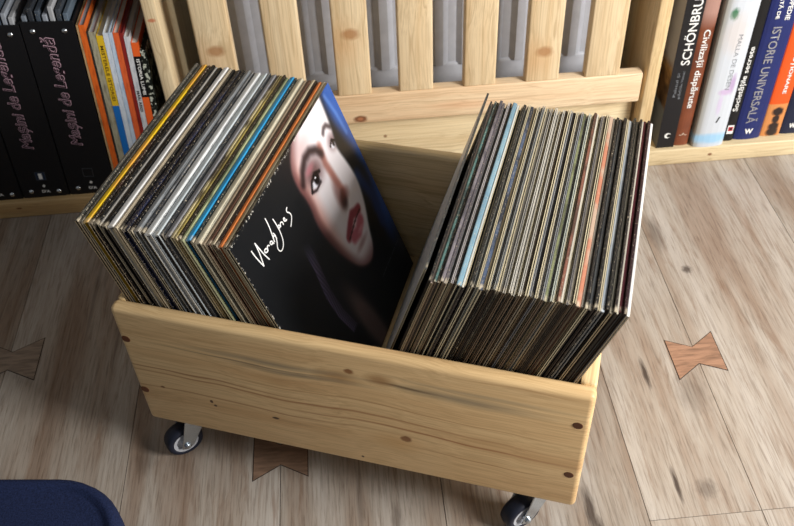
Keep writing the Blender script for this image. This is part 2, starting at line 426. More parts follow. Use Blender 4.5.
text('emblem', '~*~', (.013, -.0032, .025), RX, UPZ, .014, .006, plain('pale_emblem', (210, 190, 170)), o, .02)
mm = MB(); mm.lathe([(0, 0), (.008, 0), (.008, .0004), (0, .0004)], (.014, -.0026, .297), (0, -1, 0)); mm.build('cover_figure', plain('figure_brown', (70, 45, 36)), o)
def white(k, co):
    c = srgb(200, 206, 214)
    s = k.new('ShaderNodeSeparateXYZ'); k.link(co, s.inputs[0])
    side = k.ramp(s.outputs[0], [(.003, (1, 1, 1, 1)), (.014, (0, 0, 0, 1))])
    c = k.mix(k.math('MULTIPLY', side, .75), c, srgb(150, 146, 130))  # shading of the rounded spine, painted as grey along the left edge
    for (x, z, rx, rz, col, a) in [(.017, .262, .006, .010, (40, 110, 70), .95), (.018, .30, .005, .009, (40, 120, 70), .95), (.028, .225, .018, .035, (205, 195, 190), .6), (.04, .31, .014, .02, (150, 190, 205), .6),
                                   (.044, .13, .005, .018, (160, 110, 172), .6), (.034, .115, .010, .006, (190, 150, 200), .6), (.03, .09, .004, .02, (200, 175, 215), .5), (.03, .018, .05, .010, (150, 196, 228), .9)]:
        c = k.mix(k.math('MULTIPLY', k.blob(co, (x, 0, z), (rx, .1, rz), .4, .9), a), c, srgb(*col))
    return c
o = book('thick white hardback with green leaf and lilac petal print, between brown and black books', .889, .512, .057, .36, .23, bk_mat('floral_jacket', white), G, rounded=.007)
text('title_lettering', 'MALLA DE DESEN', (.036, -.0066, .172), DNZ, RX, .105, .0075, grey_ink, o)
text('emblem', '/', (.034, -.0068, .058), RX, UPZ, .007, .012, black_ink, o, .03)
o = book('narrow black hardback with white Societățile secrete lettering, left of the blue book', .9475, .520, .0195, .335, .21, plain('black_jacket', (20, 20, 22), .35), G, rounded=.002)
text('title_lettering', 'Societățile secrete', (.010, -.0022, .128), UPZ, LX, .128, .0125, white_ink, o, .012)
mm = MB(); mm.box((.0045, -.0028, .016), (.0155, -.0022, .034), 0); mm.box((.006, -.0031, .022), (.014, -.0028, .031), 1); mm.box((.008, -.0034, .0245), (.0125, -.0031, .029), 2)
mm.build('publisher_label', [white_ink, plain('label_red', (190, 40, 50)), black_ink], o)
o = book('thick dark blue hardback with grey ISTORIE UNIVERSALĂ lettering', .9675, .524, .051, .35, .23, plain('blue_jacket', (32, 42, 98), .35), G, rounded=.006)
text('title_lettering', 'ISTORIE UNIVERSALĂ', (.025, -.0063, .131), DNZ, RX, .190, .020, plain('silver_ink', (150, 148, 150), .4), o, .006)
text('series_lettering', 'ENCICLOPEDIE', (.034, -.006, .280), DNZ, RX, .085, .008, white_ink, o, .02); text('series_lettering', 'ILUSTRATĂ DE', (.018, -.006, .278), DNZ, RX, .075, .008, white_ink, o, .02)
text('emblem', 'W', (.025, -.0063, .018), RX, UPZ, .015, .011, white_ink, o, .05)
def orange(k, co):
    s = k.new('ShaderNodeSeparateXYZ'); k.link(co, s.inputs[0])
    c = k.mix(k.math('GREATER_THAN', s.outputs[2], .068), srgb(206, 136, 78), srgb(222, 86, 28))
    for z, r in [(.052, .009), (.036, .006), (.02, .009), (.008, .010)]:
        c = k.mix(k.blob(co, (.020, 0, z), (r * 1.1, .1, .009), .2, .6), c, srgb(40, 26, 24))
    return c
o = book('orange hardback with a dark silhouette at its foot, right of the blue book', 1.0195, .526, .036, .34, .21, bk_mat('orange_jacket', orange), G, rounded=.003)
text('title_lettering', 'REVOLUȚIONARE', (.019, -.0034, .15), DNZ, RX, .12, .009, white_ink, o, .02)
o = book('dark navy book at the right edge, past the orange book', 1.0565, .528, .04, .33, .21, plain('navy_jacket', (28, 34, 58), .35), G, rounded=.003)
text('emblem', 'W', (.019, -.0034, .018), RX, UPZ, .012, .010, white_ink, o, .05)
text('title_lettering', 'ATLAS', (.019, -.0034, .17), DNZ, RX, .09, .010, grey_ink, o, .02)

# left bookcase: black binders with magazines inside
binder_m = plain('black_binder_board', (17, 17, 20), .45, .35)
edge_board = plain('board_edge', (170, 155, 120), .8)
chrome = plain('chrome_steel', (205, 210, 215), .22, .5, 1.0)
pink_ink = plain('script_outline_pink', (206, 170, 184), .6); dark_ink = plain('script_core', (44, 26, 36), .5)
blue_sq = plain('label_navy', (30, 44, 66), .5); dim_ink = plain('faint_grey_print', (70, 72, 76), .6)
LEAN = R(3.4)
GB = 'binders on the left bookcase shelf'
def binder(x, label, num):
    w, h, d = .079, .334, .25
    o = tag(empty('magazine_binder', (x, .515, ZS + .0005)), label, 'binder', GB); o.rotation_euler = (0, LEAN, 0)
    t = .0024
    m = MB(); m.box((0, 0, 0), (w, t, h)); m.build('spine', binder_m, o, .0007, 2)
    for s in (0, w - t):
        m = MB()
        m.prism([(t, 0), (d, 0), (d, h + .05), (t + .05, h + .022), (t, h)] if False else [(t, 0), (d, 0), (d, h), (t, h)], 0, s, s + t, 0)
        m.build('side_board', binder_m, o)
    m = MB(); m.box((t, t, 0), (w - t, d, t)); m.build('base_board', binder_m, o)
    for (rx, rz) in ((.016, h - .016), (w - .016, h - .016), (.016, .014), (w - .016, .014)):
        m = MB(); m.lathe([(0, .0025), (.0016, .0024), (.0034, .0016), (.0046, 0), (.0046, -.001)], (rx, 0, rz), (0, -1, 0), 0, 20); m.build('rivet', chrome, o, smooth=True)
    text('script_outline', 'Mașini de Legendă', (w * .47, -.0002, .207), UPZ, LX, .203, .0265, pink_ink, o, .022, .2, .0002)
    text('script_lettering', 'Mașini de Legendă', (w * .47, -.0006, .207), UPZ, LX, .2005, .0240, dark_ink, o, -.006, .2, .0003)
    m = MB()
    for (a, b) in (((-.0085, -.009), (.0085, -.0083)), ((-.0085, .0083), (.0085, .009)), ((-.0085, -.009), (-.0078, .009)), ((.0078, -.009), (.0085, .009))):
        m.box((w / 2 + a[0], -.0004, .048 + a[1]), (w / 2 + b[0], 0, .048 + b[1]))
    m.build('number_frame', dim_ink, o)
    if num:
        m = MB(); m.box((w / 2 - .0078, -.0005, .040), (w / 2 + .0078, -.0001, .056)); m.build('number_square', blue_sq, o)
        text('volume_number', '1', (w / 2, -.0005, .048), RX, UPZ, .006, .012, white_ink, o, .03)
    text('publisher_mark', "D'A", (w / 2 + .002, -.0002, .015), RX, UPZ, .014, .006, white_ink, o, .03)
    m = MB(); m.prism([(0, .0), (.003, .004), (.0055, .001), (.003, -.003)], 1, -.0004, 0); m.build('publisher_mark', white_ink, o, loc=(w / 2 - .002, 0, .026))
    return o
mag_cols = [(120, 128, 138), (60, 66, 74), (150, 156, 166), (48, 52, 58), (96, 110, 124), (170, 172, 176), (70, 80, 92)]
for bx, lab, nm, mk in ((-.299, 'black binder with pink script lettering and a white number 1 near its foot', 1, 'the binder numbered 1'), (-.218, 'black binder with pink script lettering and an empty square, against the orange magazine', 0, 'the binder beside the orange magazine'),
                    (-.380, 'black binder cut by the left edge of the photo, left of the binder numbered 1', 0, None)):
    binder(bx, lab, nm)
    if mk is None: continue
    for i in range(7):
        c = mag_cols[(i * 3 + nm) % 7]; h = .338 + .006 * ((i * 5) % 3)
        m = MB(); m.box((0, 0, 0), (.0072, .235, h)); o = m.build('magazine', sleeve_mat(c, .4), None, .001, 1, loc=(bx + .0035 + i * .0103 + .0002, .5185 + .001 * (i % 3), ZS + .0035)); o.rotation_euler = (R(0), LEAN, 0)
        tag(o, '%s magazine inside %s, %s' % (['slate grey', 'charcoal', 'pale grey', 'near-black', 'blue-grey', 'light grey', 'dark blue-grey'][(i * 3 + nm) % 7], mk, ['leftmost of seven', 'second of seven from the left', 'third of seven from the left', 'in the middle of seven', 'third of seven from the right', 'second of seven from the right', 'rightmost of seven'][i]), 'magazine', 'magazines kept in the black binders')

GM = 'thin books and magazines beside the binders'
def band(top, bottom, z):
    def f(k, co):
        s = k.new('ShaderNodeSeparateXYZ'); k.link(co, s.inputs[0])
        return k.mix(k.math('GREATER_THAN', s.outputs[2], z), srgb(*bottom), srgb(*top))
    return f
def ends(k, co):
    s = k.new('ShaderNodeSeparateXYZ'); k.link(co, s.inputs[0])
    a = k.math('GREATER_THAN', s.outputs[2], .262); b = k.math('LESS_THAN', s.outputs[2], .187)
    return k.mix(k.math('MAXIMUM', a, b), srgb(20, 20, 22), srgb(232, 100, 42))
def camo(k, co):
    n = k.noise(k.mapping(co, (160, 160, 110)), 1.0, 2)
    return k.ramp(n, [(.54, srgb(24, 28, 24)), (.56, srgb(190, 195, 180))])
def spot(rgb, sp):
    def f(k, co):
        n = k.noise(k.mapping(co, (300, 60, 60)), 1.0, 3); return k.ramp(n, [(.45, srgb(*rgb)), (.75, srgb(*sp))])
    return f
xx = -.1365
specs = [('tan spined thin booklet squeezed between binder and orange magazine', .0035, .322, (180, 150, 110), spot((190, 158, 116), (120, 90, 60)), None, paper_grey),
 ('orange spined thin magazine right of the black binders', .0095, .322, 0, spot((226, 108, 40), (190, 80, 30)), None, paper_grey),
 ('black spined very thin booklet beside the orange magazine', .0030, .310, 0, spot((40, 40, 40), (90, 90, 85)), None, paper),
 ('worn beige spined magazine left of the yellow one', .0100, .309, 0, spot((170, 165, 142), (120, 112, 92)), None, paper_grey),
 ('yellow spined magazine with a bright blue foot', .0108, .302, 0, band((222, 184, 40), (30, 110, 190), .175), 'y', paper),
 ('white spined magazine with a thin blue line, right of the yellow one', .0085, .306, 0, spot((214, 222, 232), (180, 196, 214)), None, paper),
 ('pale blue-white spined magazine left of the narrow orange one', .0065, .306, 0, spot((196, 212, 230), (150, 176, 206)), None, paper),
 ('narrow orange-red spined magazine left of the dark red one', .0095, .305, 0, spot((226, 104, 56), (196, 84, 44)), None, paper),
 ('dark red spined thin magazine', .0060, .304, 0, spot((140, 40, 36), (110, 30, 30)), None, plain('red_page_edge', (150, 70, 74), .7)),
 ('white spined magazine with small black lettering at its foot', .0085, .297, 0, spot((208, 210, 214), (170, 176, 184)), 'w', paper),
 ('black spined book with orange blocks at top and middle', .0115, .286, 0, ends, 'e', paper),
 ('dark green book with pale blotched spine next to the bookcase side', .0095, .272, 0, camo, None, plain('green_page_edge', (40, 50, 42), .7))]
for lab, w, h, _, f, tx, pg in specs:
    o = book(lab, xx, .5155, w - .0006, h, .215, bk_mat('magazine_spine', f), GM, LEAN, 0.0, 'magazine' if 'magazine' in lab else 'book', 'magazine' if 'magazine' in lab else 'book', pg, .002)
    if tx == 'y': text('spine_lettering', 'MISTERELE ISTORIEI', (w / 2, -.0002, .235), DNZ, RX, .10, .005, plain('olive_ink', (110, 84, 30)), o, .01)
    if tx == 'w': text('spine_lettering', 'MARI REGII', (w / 2, -.0002, .18), DNZ, RX, .04, .0042, black_ink, o, .02)
    if tx == 'e': text('spine_lettering', 'ISTORIA LUMII', (w / 2, -.0002, .225), DNZ, RX, .065, .005, white_ink, o, .02)
    xx += w

# ------------------------------------------------------------------ the crate
YAW = R(-19.8245)
L, H, ZB, T = .5463, .2107, .0801, .018
YO, DI = -.0202, .3304
CRL = .0172
crate = tag(empty('record_crate', (0, 0, 0), YAW), 'pine wooden record crate on casters standing on the laminate floor', 'crate')
bl = (92, 92, 84)
fp_marks = [((.345, 0, .151), (.0068, .1, .0056), (104, 58, 30), .95, .2), ((.345, 0, .151), (.022, .1, .013), (196, 150, 92), .5, .8), ((.283, 0, .258), (.0055, .1, .0042), (130, 84, 46), .95, .3), ((.283, 0, .258), (.02, .1, .010), (168, 126, 76), .7, .7),
            ((.099, 0, .146), (.0022, .1, .003), (70, 44, 26), .95, .2), ((.103, 0, .139), (.0022, .1, .002), (70, 44, 26), .95, .2), ((.182, 0, .139), (.0045, .1, .0022), (60, 38, 22), .95, .2), ((.289, 0, .095), (.0018, .1, .0018), (60, 38, 22), .95, .2), ((.036, 0, .156), (.003, .1, .002), (110, 66, 34), .9, .2),
            ((.205, 0, .262), (.075, .1, .0035), bl, .6, .8), ((.235, 0, .250), (.060, .1, .003), bl, .6, .8), ((.17, 0, .254), (.09, .1, .0012), (80, 72, 60), .6, .6),
            ((.425, 0, .262), (.065, .1, .006), bl, .62, .8), ((.445, 0, .275), (.075, .1, .0025), bl, .45, .8), ((.36, 0, .262), (.035, .1, .002), (90, 72, 50), .8, .6), ((.33, 0, .266), (.014, .1, .008), (150, 108, 62), .7, .6),
            ((.24, 0, .197), (.24, .1, .0016), (150, 96, 50), .75, .7), ((.40, 0, .181), (.16, .1, .0015), (150, 92, 46), .8, .7), ((.10, 0, .205), (.12, .1, .0013), (140, 88, 46), .75, .7), ((.16, 0, .168), (.18, .1, .0012), (156, 104, 58), .6, .7), ((.45, 0, .150), (.08, .1, .0010), (150, 98, 52), .6, .7),
            ((.33, 0, .220), (.20, .1, .0010), (160, 112, 64), .6, .7), ((.37, 0, .0905), (.12, .1, .0010), (70, 44, 26), .8, .6), ((.5, 0, .30), (.05, .1, .0012), (150, 104, 58), .5, .7)]
front_m = pine('pine_front_panel', 0, (228, 196, 146), (206, 166, 116), 1.3, fp_marks, lines=.30)
side_m = pine('pine_side_panel', 1, (226, 202, 154), (204, 168, 118), 4.4)
back_m = pine('pine_back_panel', 0, (222, 200, 156), (198, 166, 118), 7.7, [((.3, 0, .262), (.26, .1, .004), (120, 84, 46), .7, .7), ((.25, 0, .225), (.3, .1, .0025), (150, 104, 60), .6, .7), ((.35, 0, .19), (.3, .1, .0025), (140, 96, 54), .6, .7)])
def cratebox(name, a, b, mat, bevel, seg=4):
    m = MB(); m.box(a, b); return m.build(name, mat, crate, bevel, seg, True)
cratebox('front_panel', (0, YO, ZB), (L, YO + T, ZB + H), front_m, .0065)
cratebox('back_panel', (0, DI, ZB), (L, DI + T, ZB + H), back_m, .0065)
cratebox('side_panel', (.0008, YO + T - .0002, ZB + .001), (.0120, DI + .0002, ZB + H - .0015), side_m, .004)
cratebox('side_panel', (L - CRL, YO + T - .0002, ZB + .001), (L - .0008, DI + .0002, ZB + H - .0015), side_m, .004)
cratebox('bottom_panel', (CRL - .0002, YO + T - .0002, ZB + .001), (L - CRL + .0002, DI + .0002, ZB + .0175), side_m, 0)
dow = plain('walnut_dowel', (92, 54, 32), .5)
for (dx, dz) in ((.533, .240), (.533, .146), (.0085, .239), (.0085, .143)):
    m = MB(); m.lathe([(0, .0005), (.0050, .0005), (.0056, .0), (.0056, -.004), (0, -.004)], (dx, YO, dz), (0, -1, 0), 0, 24); m.build('dowel', dow, crate)
# casters
rubber = plain('black_rubber', (26, 30, 44), .5); hubm = plain('grey_hub_plastic', (178, 180, 186), .45)
zinc = plain('zinc_plated_steel', (190, 198, 205), .25, .5, 1.0)
def caster(px, py, wx, wy):
    px_, py_ = px, py
    tr = V((wx - px, wy - py, 0)); ax = V((-tr.y, tr.x, 0)).normalized()
    if ax.y > 0: ax = -ax
    t = tr.normalized(); zt = ZB + .0006
    m = MB(); m.box((-.020, -.020, -.0025), (.020, .020, 0)); m.lathe([(0, -.012), (.013, -.012), (.016, -.008), (.016, -.0025), (0, -.0025)], (0, 0, 0), (0, 0, 1), 0, 24)
    root = m.build('caster', zinc, crate, 0, loc=(px, py, zt))
    # fork: two cheeks and a bridge
    W = V((tr.x, tr.y, .0255 - zt))
    m = MB(); hw = .0135
    for s in (-1, 1):
        o = len(m.v); P = [(-.014, -.012), (.015, -.012), (.011, 0), (.007, 0)]
        prof = [(V((0, 0, -.012)) - t * .016), (V((0, 0, -.012)) + t * .017), (V((tr.x, tr.y, W.z - .004)) + t * .0085), (V((tr.x, tr.y, W.z - .0085))), (V((tr.x, tr.y, W.z - .004)) - t * .0085)]
        for q in (hw, hw + .002):
            for a in prof: m.v.append(tuple(a + ax * s * q))
        k = 5
        m.f.append(tuple(o + i for i in range(k))); m.f.append(tuple(o + k + i for i in range(k))[::-1]); m.mi += [0, 0]
        for i in range(k):
            j = (i + 1) % k; m.f.append((o + i, o + j, o + k + j, o + k + i)); m.mi.append(0)
    o = len(m.v)
    for z in (-.0125, -.0100):
        for a, b in ((-1, -1), (1, -1), (1, 1), (-1, 1)): m.v.append(tuple(t * (.0165 * a) + ax * ((hw + .002) * b) + V((0, 0, z))))
    for q in ((0, 1, 2, 3), (7, 6, 5, 4), (0, 4, 5, 1), (1, 5, 6, 2), (2, 6, 7, 3), (3, 7, 4, 0)): m.f.append(tuple(o + i for i in q)); m.mi.append(0)
    m.build('fork', zinc, root, .0006, 2)
    m = MB(); m.lathe([(.0165, -.0095), (.0215, -.0105), (.0243, -.0085), (.0253, -.004), (.0253, .004), (.0243, .0085), (.0215, .0105), (.0165, .0095), (.0165, -.0095)], W, ax, 0, 40); m.build('tire', rubber, root, smooth=True)
    m = MB(); m.lathe([(0, -.007), (.006, -.0095), (.008, -.007), (.012, -.006), (.0136, -.0098), (.0172, -.0098), (.0172, .0098), (.0136, .0098), (.012, .006), (.008, .007), (.006, .0095), (0, .007)], W, ax, 0, 40); m.build('wheel_hub', hubm, root)
    m = MB(); m.lathe([(0, .0195), (.003, .019), (.0046, .0175), (.0046, -.0175), (.003, -.019), (0, -.0195)], W, ax, 0, 12); m.build('axle_bolt', zinc, root)
caster(.043, .010, .028, -.006); caster(.500, .010, .484, -.006)
caster(.045, .300, .030, .288); caster(.500, .300, .484, .288)

# ------------------------------------------------------------------ the records
cy, sy = math.cos(YAW), math.sin(YAW)
def w2(x, y, z): return (cy * x - sy * y, sy * x + cy * y, z)
FZ = ZB + .0182
inner_dark = plain('dark_sleeve_inside', (40, 34, 30), .8)
inner_brown = plain('brown_inner_paper', (104, 86, 68), .8); inner_cream = plain('cream_inner_paper', (190, 178, 150), .8); inner_white = plain('white_inner_paper', (205, 205, 200), .8)
vinyl = plain('black_vinyl', (18, 18, 20), .25, .5)
edge_col = [plain('cardboard_edge_' + n, c, .85) for n, c in (('cream', (205, 192, 160)), ('tan', (176, 156, 124)), ('brown', (122, 102, 82)), ('grey', (132, 130, 126)), ('dark', (66, 56, 48)))]
def sleeve(w, S, face, top, edge, inner, closed=True, bend=.0006, seed=0, tedge=None):
    """cardboard record sleeve: two boards, a closed spine on top (or an open slit), open towards the viewer"""
    rnd = random.Random(seed); m = MB(); tb = min(.0009, w * .32) if closed else min(.0008, w * .30)
    ph = rnd.random() * 6; N = 10
    def off(y, z): return bend * math.sin(ph + y * 21) * (z / S) ** 2 + bend * .6 * math.sin(ph * 2 + z * 17)
    zs = [0, S * .25, S * .5, S * .75, S * .93, S * .985]
    zs = zs + [S - w * .16 if closed else S]
    ys = [S * i / N for i in range(N + 1)]
    def board(xa, xb, outer):
        o = len(m.v); nz = len(zs)
        for y in ys:
            for z in zs:
                dx = off(y, z)
                m.v.append((xa + dx, y, z)); m.v.append((xb + dx, y, z))
        def id(i, j, s): return o + (i * nz + j) * 2 + s
        for i in range(N):
            for j in range(nz - 1):
                for s in (0, 1): m.f.append((id(i, j, s), id(i + 1, j, s), id(i + 1, j + 1, s), id(i, j + 1, s))); m.mi.append(0)
            m.f.append((id(i, nz - 1, 0), id(i + 1, nz - 1, 0), id(i + 1, nz - 1, 1), id(i, nz - 1, 1))); m.mi.append(1 if closed else 3)
            m.f.append((id(i, 0, 0), id(i + 1, 0, 0), id(i + 1, 0, 1), id(i, 0, 1))); m.mi.append(0)
        for i in (0, N):
            for j in range(nz - 1): m.f.append((id(i, j, 0), id(i, j + 1, 0), id(i, j + 1, 1), id(i, j, 1))); m.mi.append(2)
    board(-w / 2, -w / 2 + tb, -1); board(w / 2 - tb, w / 2, 1)
    if closed:   # rounded spine along the top
        prof = [(-w / 2, S - w * .3), (-w / 2, S - w * .16), (-w * .42, S - w * .04), (-w * .25, S), (w * .25, S), (w * .42, S - w * .04), (w / 2, S - w * .16), (w / 2, S - w * .3)]
        o = len(m.v); K = len(prof)
        for y in ys:
            for (x, z) in prof: m.v.append((x + off(y, z), y, z))
        for i in range(N):
            for j in range(K - 1): m.f.append((o + i * K + j, o + i * K + j + 1, o + (i + 1) * K + j + 1, o + (i + 1) * K + j)); m.mi.append(1)
        m.f.append(tuple(o + j for j in range(K))); m.mi.append(1); m.f.append(tuple(o + N * K + j for j in range(K))[::-1]); m.mi.append(1)
    me = bpy.data.meshes.new('record_sleeve'); me.from_pydata(m.v, [], m.f)
    for i, p in enumerate(me.polygons): p.material_index = m.mi[i]
    bm = bmesh.new(); bm.from_mesh(me); bmesh.ops.recalc_face_normals(bm, faces=bm.faces); bm.to_mesh(me); bm.free()
    for q in (face, top, edge, tedge or edge): me.materials.append(q)
    ob = bpy.data.objects.new('record_sleeve', me); COL.objects.link(ob)
    rz = .004 if closed else .0025
    i_ = MB(); i_.box((-w / 2 + tb * 1.2, .002 + .003 * rnd.random(), .001), (w / 2 - tb * 1.2, S - .004, S - rz - w * .3)); i_.build('inner_sleeve', inner, ob)
    return ob
def place(o, b, a, y, ya=0.0):
    """b = foot position across the crate, a = lean (radians, + leans right at the top)"""
    o.location = w2(b, y, FZ + abs(math.sin(a)) * .0012 + .0002)
    o.rotation_euler = (Matrix.Rotation(YAW + ya, 3, 'Z') @ Matrix.Rotation(a, 3, 'Y')).to_euler()
def ordinal(i, n, side):
    w = ['first', 'second', 'third', 'fourth', 'fifth', 'sixth', 'seventh', 'eighth', 'ninth', 'tenth', 'eleventh', 'twelfth', 'thirteenth', 'fourteenth', 'fifteenth', 'sixteenth', 'seventeenth', 'eighteenth', 'nineteenth', 'twentieth']
    tens = {20: 'twenty', 30: 'thirty'}
    def word(k):
        if k <= 20: return w[k - 1]
        t = k // 10 * 10
        return tens[t] + '-' + w[k - t - 1] if k != t else {30: 'thirtieth'}[t]
    return (word(i + 1) + ' from the left') if i + 1 <= n - i else (word(n - i) + ' from the right')

# (px width, spine colour, second colour, wear, description, front edge, inner)
C, TN, BR, GY, DK = range(5)
LEFT = [(4, (70, 70, 66), (100, 98, 92), .9, 'worn dark grey', TN, inner_dark), (4, (74, 72, 66), None, .7, 'charcoal', TN, inner_dark), (6.5, (226, 186, 34), (228, 168, 70), .3, 'bright yellow', 0, 'Y'),
 (5, (30, 26, 26), (60, 40, 36), 1.0, 'scuffed black', TN, inner_dark), (5, (20, 20, 22), None, .7, 'black', DK, inner_dark), (3, (176, 172, 166), None, .4, 'thin grey', C, inner_dark), (6, (14, 14, 16), None, .35, 'deep black', DK, inner_dark), (8, (236, 236, 236), None, .1, 'clean white', C, inner_cream),
 (4, (186, 172, 148), None, .6, 'beige', TN, inner_dark), (3.5, (30, 28, 28), None, .7, 'thin black', C, inner_dark), (8, (30, 36, 62), (24, 26, 36), .9, 'navy blue speckled', 4, 'N'), (4, (22, 22, 26), None, .8, 'black speckled', C, inner_dark),
 (7, (136, 140, 144), (120, 124, 128), .2, 'mid grey', GY, inner_cream), (3.5, (60, 62, 66), (130, 132, 134), .9, 'charcoal flecked', DK, inner_dark), (9, (228, 231, 232), None, .2, 'off white', C, inner_white), (8, (200, 210, 215), None, .2, 'pale blue-grey', GY, inner_dark), (3, (56, 58, 62), (120, 122, 124), .7, 'thin charcoal', DK, inner_dark),
 (7, (142, 142, 146), None, .3, 'silver grey', GY, inner_dark), (4, (206, 192, 146), (74, 64, 50), .6, 'cream and brown patched', C, inner_dark), (3.5, (176, 158, 88), (120, 106, 64), .5, 'mustard', TN, inner_cream), (3, (52, 44, 34), None, .5, 'thin dark brown', TN, 'Y'), (4, (178, 184, 140), (120, 130, 100), .5, 'pale sage green', C, inner_dark),
 (7, (52, 160, 214), (46, 150, 206), .25, 'sky blue', DK, inner_dark), (3, (40, 56, 60), None, 1.0, 'dark teal', C, inner_dark), (8, (208, 202, 180), (196, 188, 166), .7, 'worn ivory', C, inner_dark), (3.5, (158, 140, 118), None, .4, 'taupe', TN, inner_dark), (5, (88, 58, 46), None, .4, 'chocolate brown', BR, inner_dark),
 (4.5, (206, 190, 162), None, .4, 'cream', C, inner_cream), (2.5, (36, 28, 24), None, .4, 'narrow black-brown', BR, inner_dark), (5, (214, 126, 66), (204, 118, 62), .3, 'orange', C, inner_cream), (4.5, (146, 134, 106), (166, 156, 130), .7, 'khaki', C, inner_cream)]
yellow_in = plain('yellow_inner', (200, 170, 50), .7); navy_in = plain('navy_inner', (36, 42, 66), .7)
FL = dict(b0=.0640, t0=-.0150, b1=.262, t1=.157)
S0 = .315
tot = sum(r[0] for r in LEFT) + 4.5
acc = 0; nL = len(LEFT) + 1
for i, (pw, c1, c2, wear, desc, ed, inn) in enumerate(LEFT):
    f = (acc + pw / 2 - 2) / (tot - 4.2); acc += pw
    b = FL['b0'] + (FL['b1'] - FL['b0']) * f; t = FL['t0'] + (FL['t1'] - FL['t0']) * f
    a = math.asin((t - b) / S0)
    w = pw / tot * (FL['t1'] - FL['t0']) * math.cos(a) * .93
    inn = {'Y': yellow_in, 'N': navy_in}.get(inn, inn) if isinstance(inn, str) else inn
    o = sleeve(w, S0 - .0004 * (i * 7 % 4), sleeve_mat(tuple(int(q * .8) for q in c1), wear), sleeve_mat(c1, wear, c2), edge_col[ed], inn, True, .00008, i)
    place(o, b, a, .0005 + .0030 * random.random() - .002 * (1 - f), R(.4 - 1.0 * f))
    tag(o, 'record sleeve with %s spine, %s in the left-leaning stack' % (desc, ordinal(i, nL, 'l')), 'record', 'records in the left half of the crate')

# the front sleeve with the portrait cover
def ss(a, b, x):
    t = max(0, min(1, (x - a) / (b - a))); return t * t * (3 - 2 * t)
def lerp(a, b, t): return tuple(p + (q - p) * t for p, q in zip(a, b))
def inside(poly, x, y):
    c = False; n = len(poly); dm = 9
    for i in range(n):
        x1, y1 = poly[i]; x2, y2 = poly[(i + 1) % n]
        if (y1 > y) != (y2 > y) and x < (x2 - x1) * (y - y1) / (y2 - y1) + x1: c = not c
        dx, dy = x2 - x1, y2 - y1; t = max(0, min(1, ((x - x1) * dx + (y - y1) * dy) / (dx * dx + dy * dy)))
        d = math.hypot(x - x1 - t * dx, y - y1 - t * dy); dm = min(dm, d)
    return dm if c else -dm
def chaikin(P, n=2):
    for _ in range(n):
        Q = []
        for i in range(len(P)):
            a, b = P[i], P[(i + 1) % len(P)]
            Q += [(a[0] * .75 + b[0] * .25, a[1] * .75 + b[1] * .25), (a[0] * .25 + b[0] * .75, a[1] * .25 + b[1] * .75)]
        P = Q
    return P
FACE = chaikin([(.70, -.06), (.90, -.06), (.885, .08), (.868, .16), (.845, .21), (.862, .27), (.882, .36), (.880, .44), (.845, .53), (.800, .60), (.765, .685), (.700, .715), (.610, .665), (.540, .55), (.492, .42), (.478, .31), (.500, .23), (.480, .13), (.50, .05), (.60, -.02)])
def ell(u, v, cu, cv, ru, rv, ang=0, soft=.5):
    du, dv = u - cu, v - cv; c, s = math.cos(R(ang)), math.sin(R(ang))
    x = (du * c + dv * s) / ru; y = (-du * s + dv * c) / rv
    return 1 - ss(1 - soft, 1 + soft, math.hypot(x, y))
def seg(u, v, P, w, soft=.6):
    dm = 9
    for (x1, y1), (x2, y2) in zip(P, P[1:]):
        dx, dy = x2 - x1, y2 - y1; t = max(0, min(1, ((u - x1) * dx + (v - y1) * dy) / (dx * dx + dy * dy + 1e-12)))
        dm = min(dm, math.hypot(u - x1 - t * dx, v - y1 - t * dy))
    return 1 - ss(w * (1 - soft), w * (1 + soft), dm)
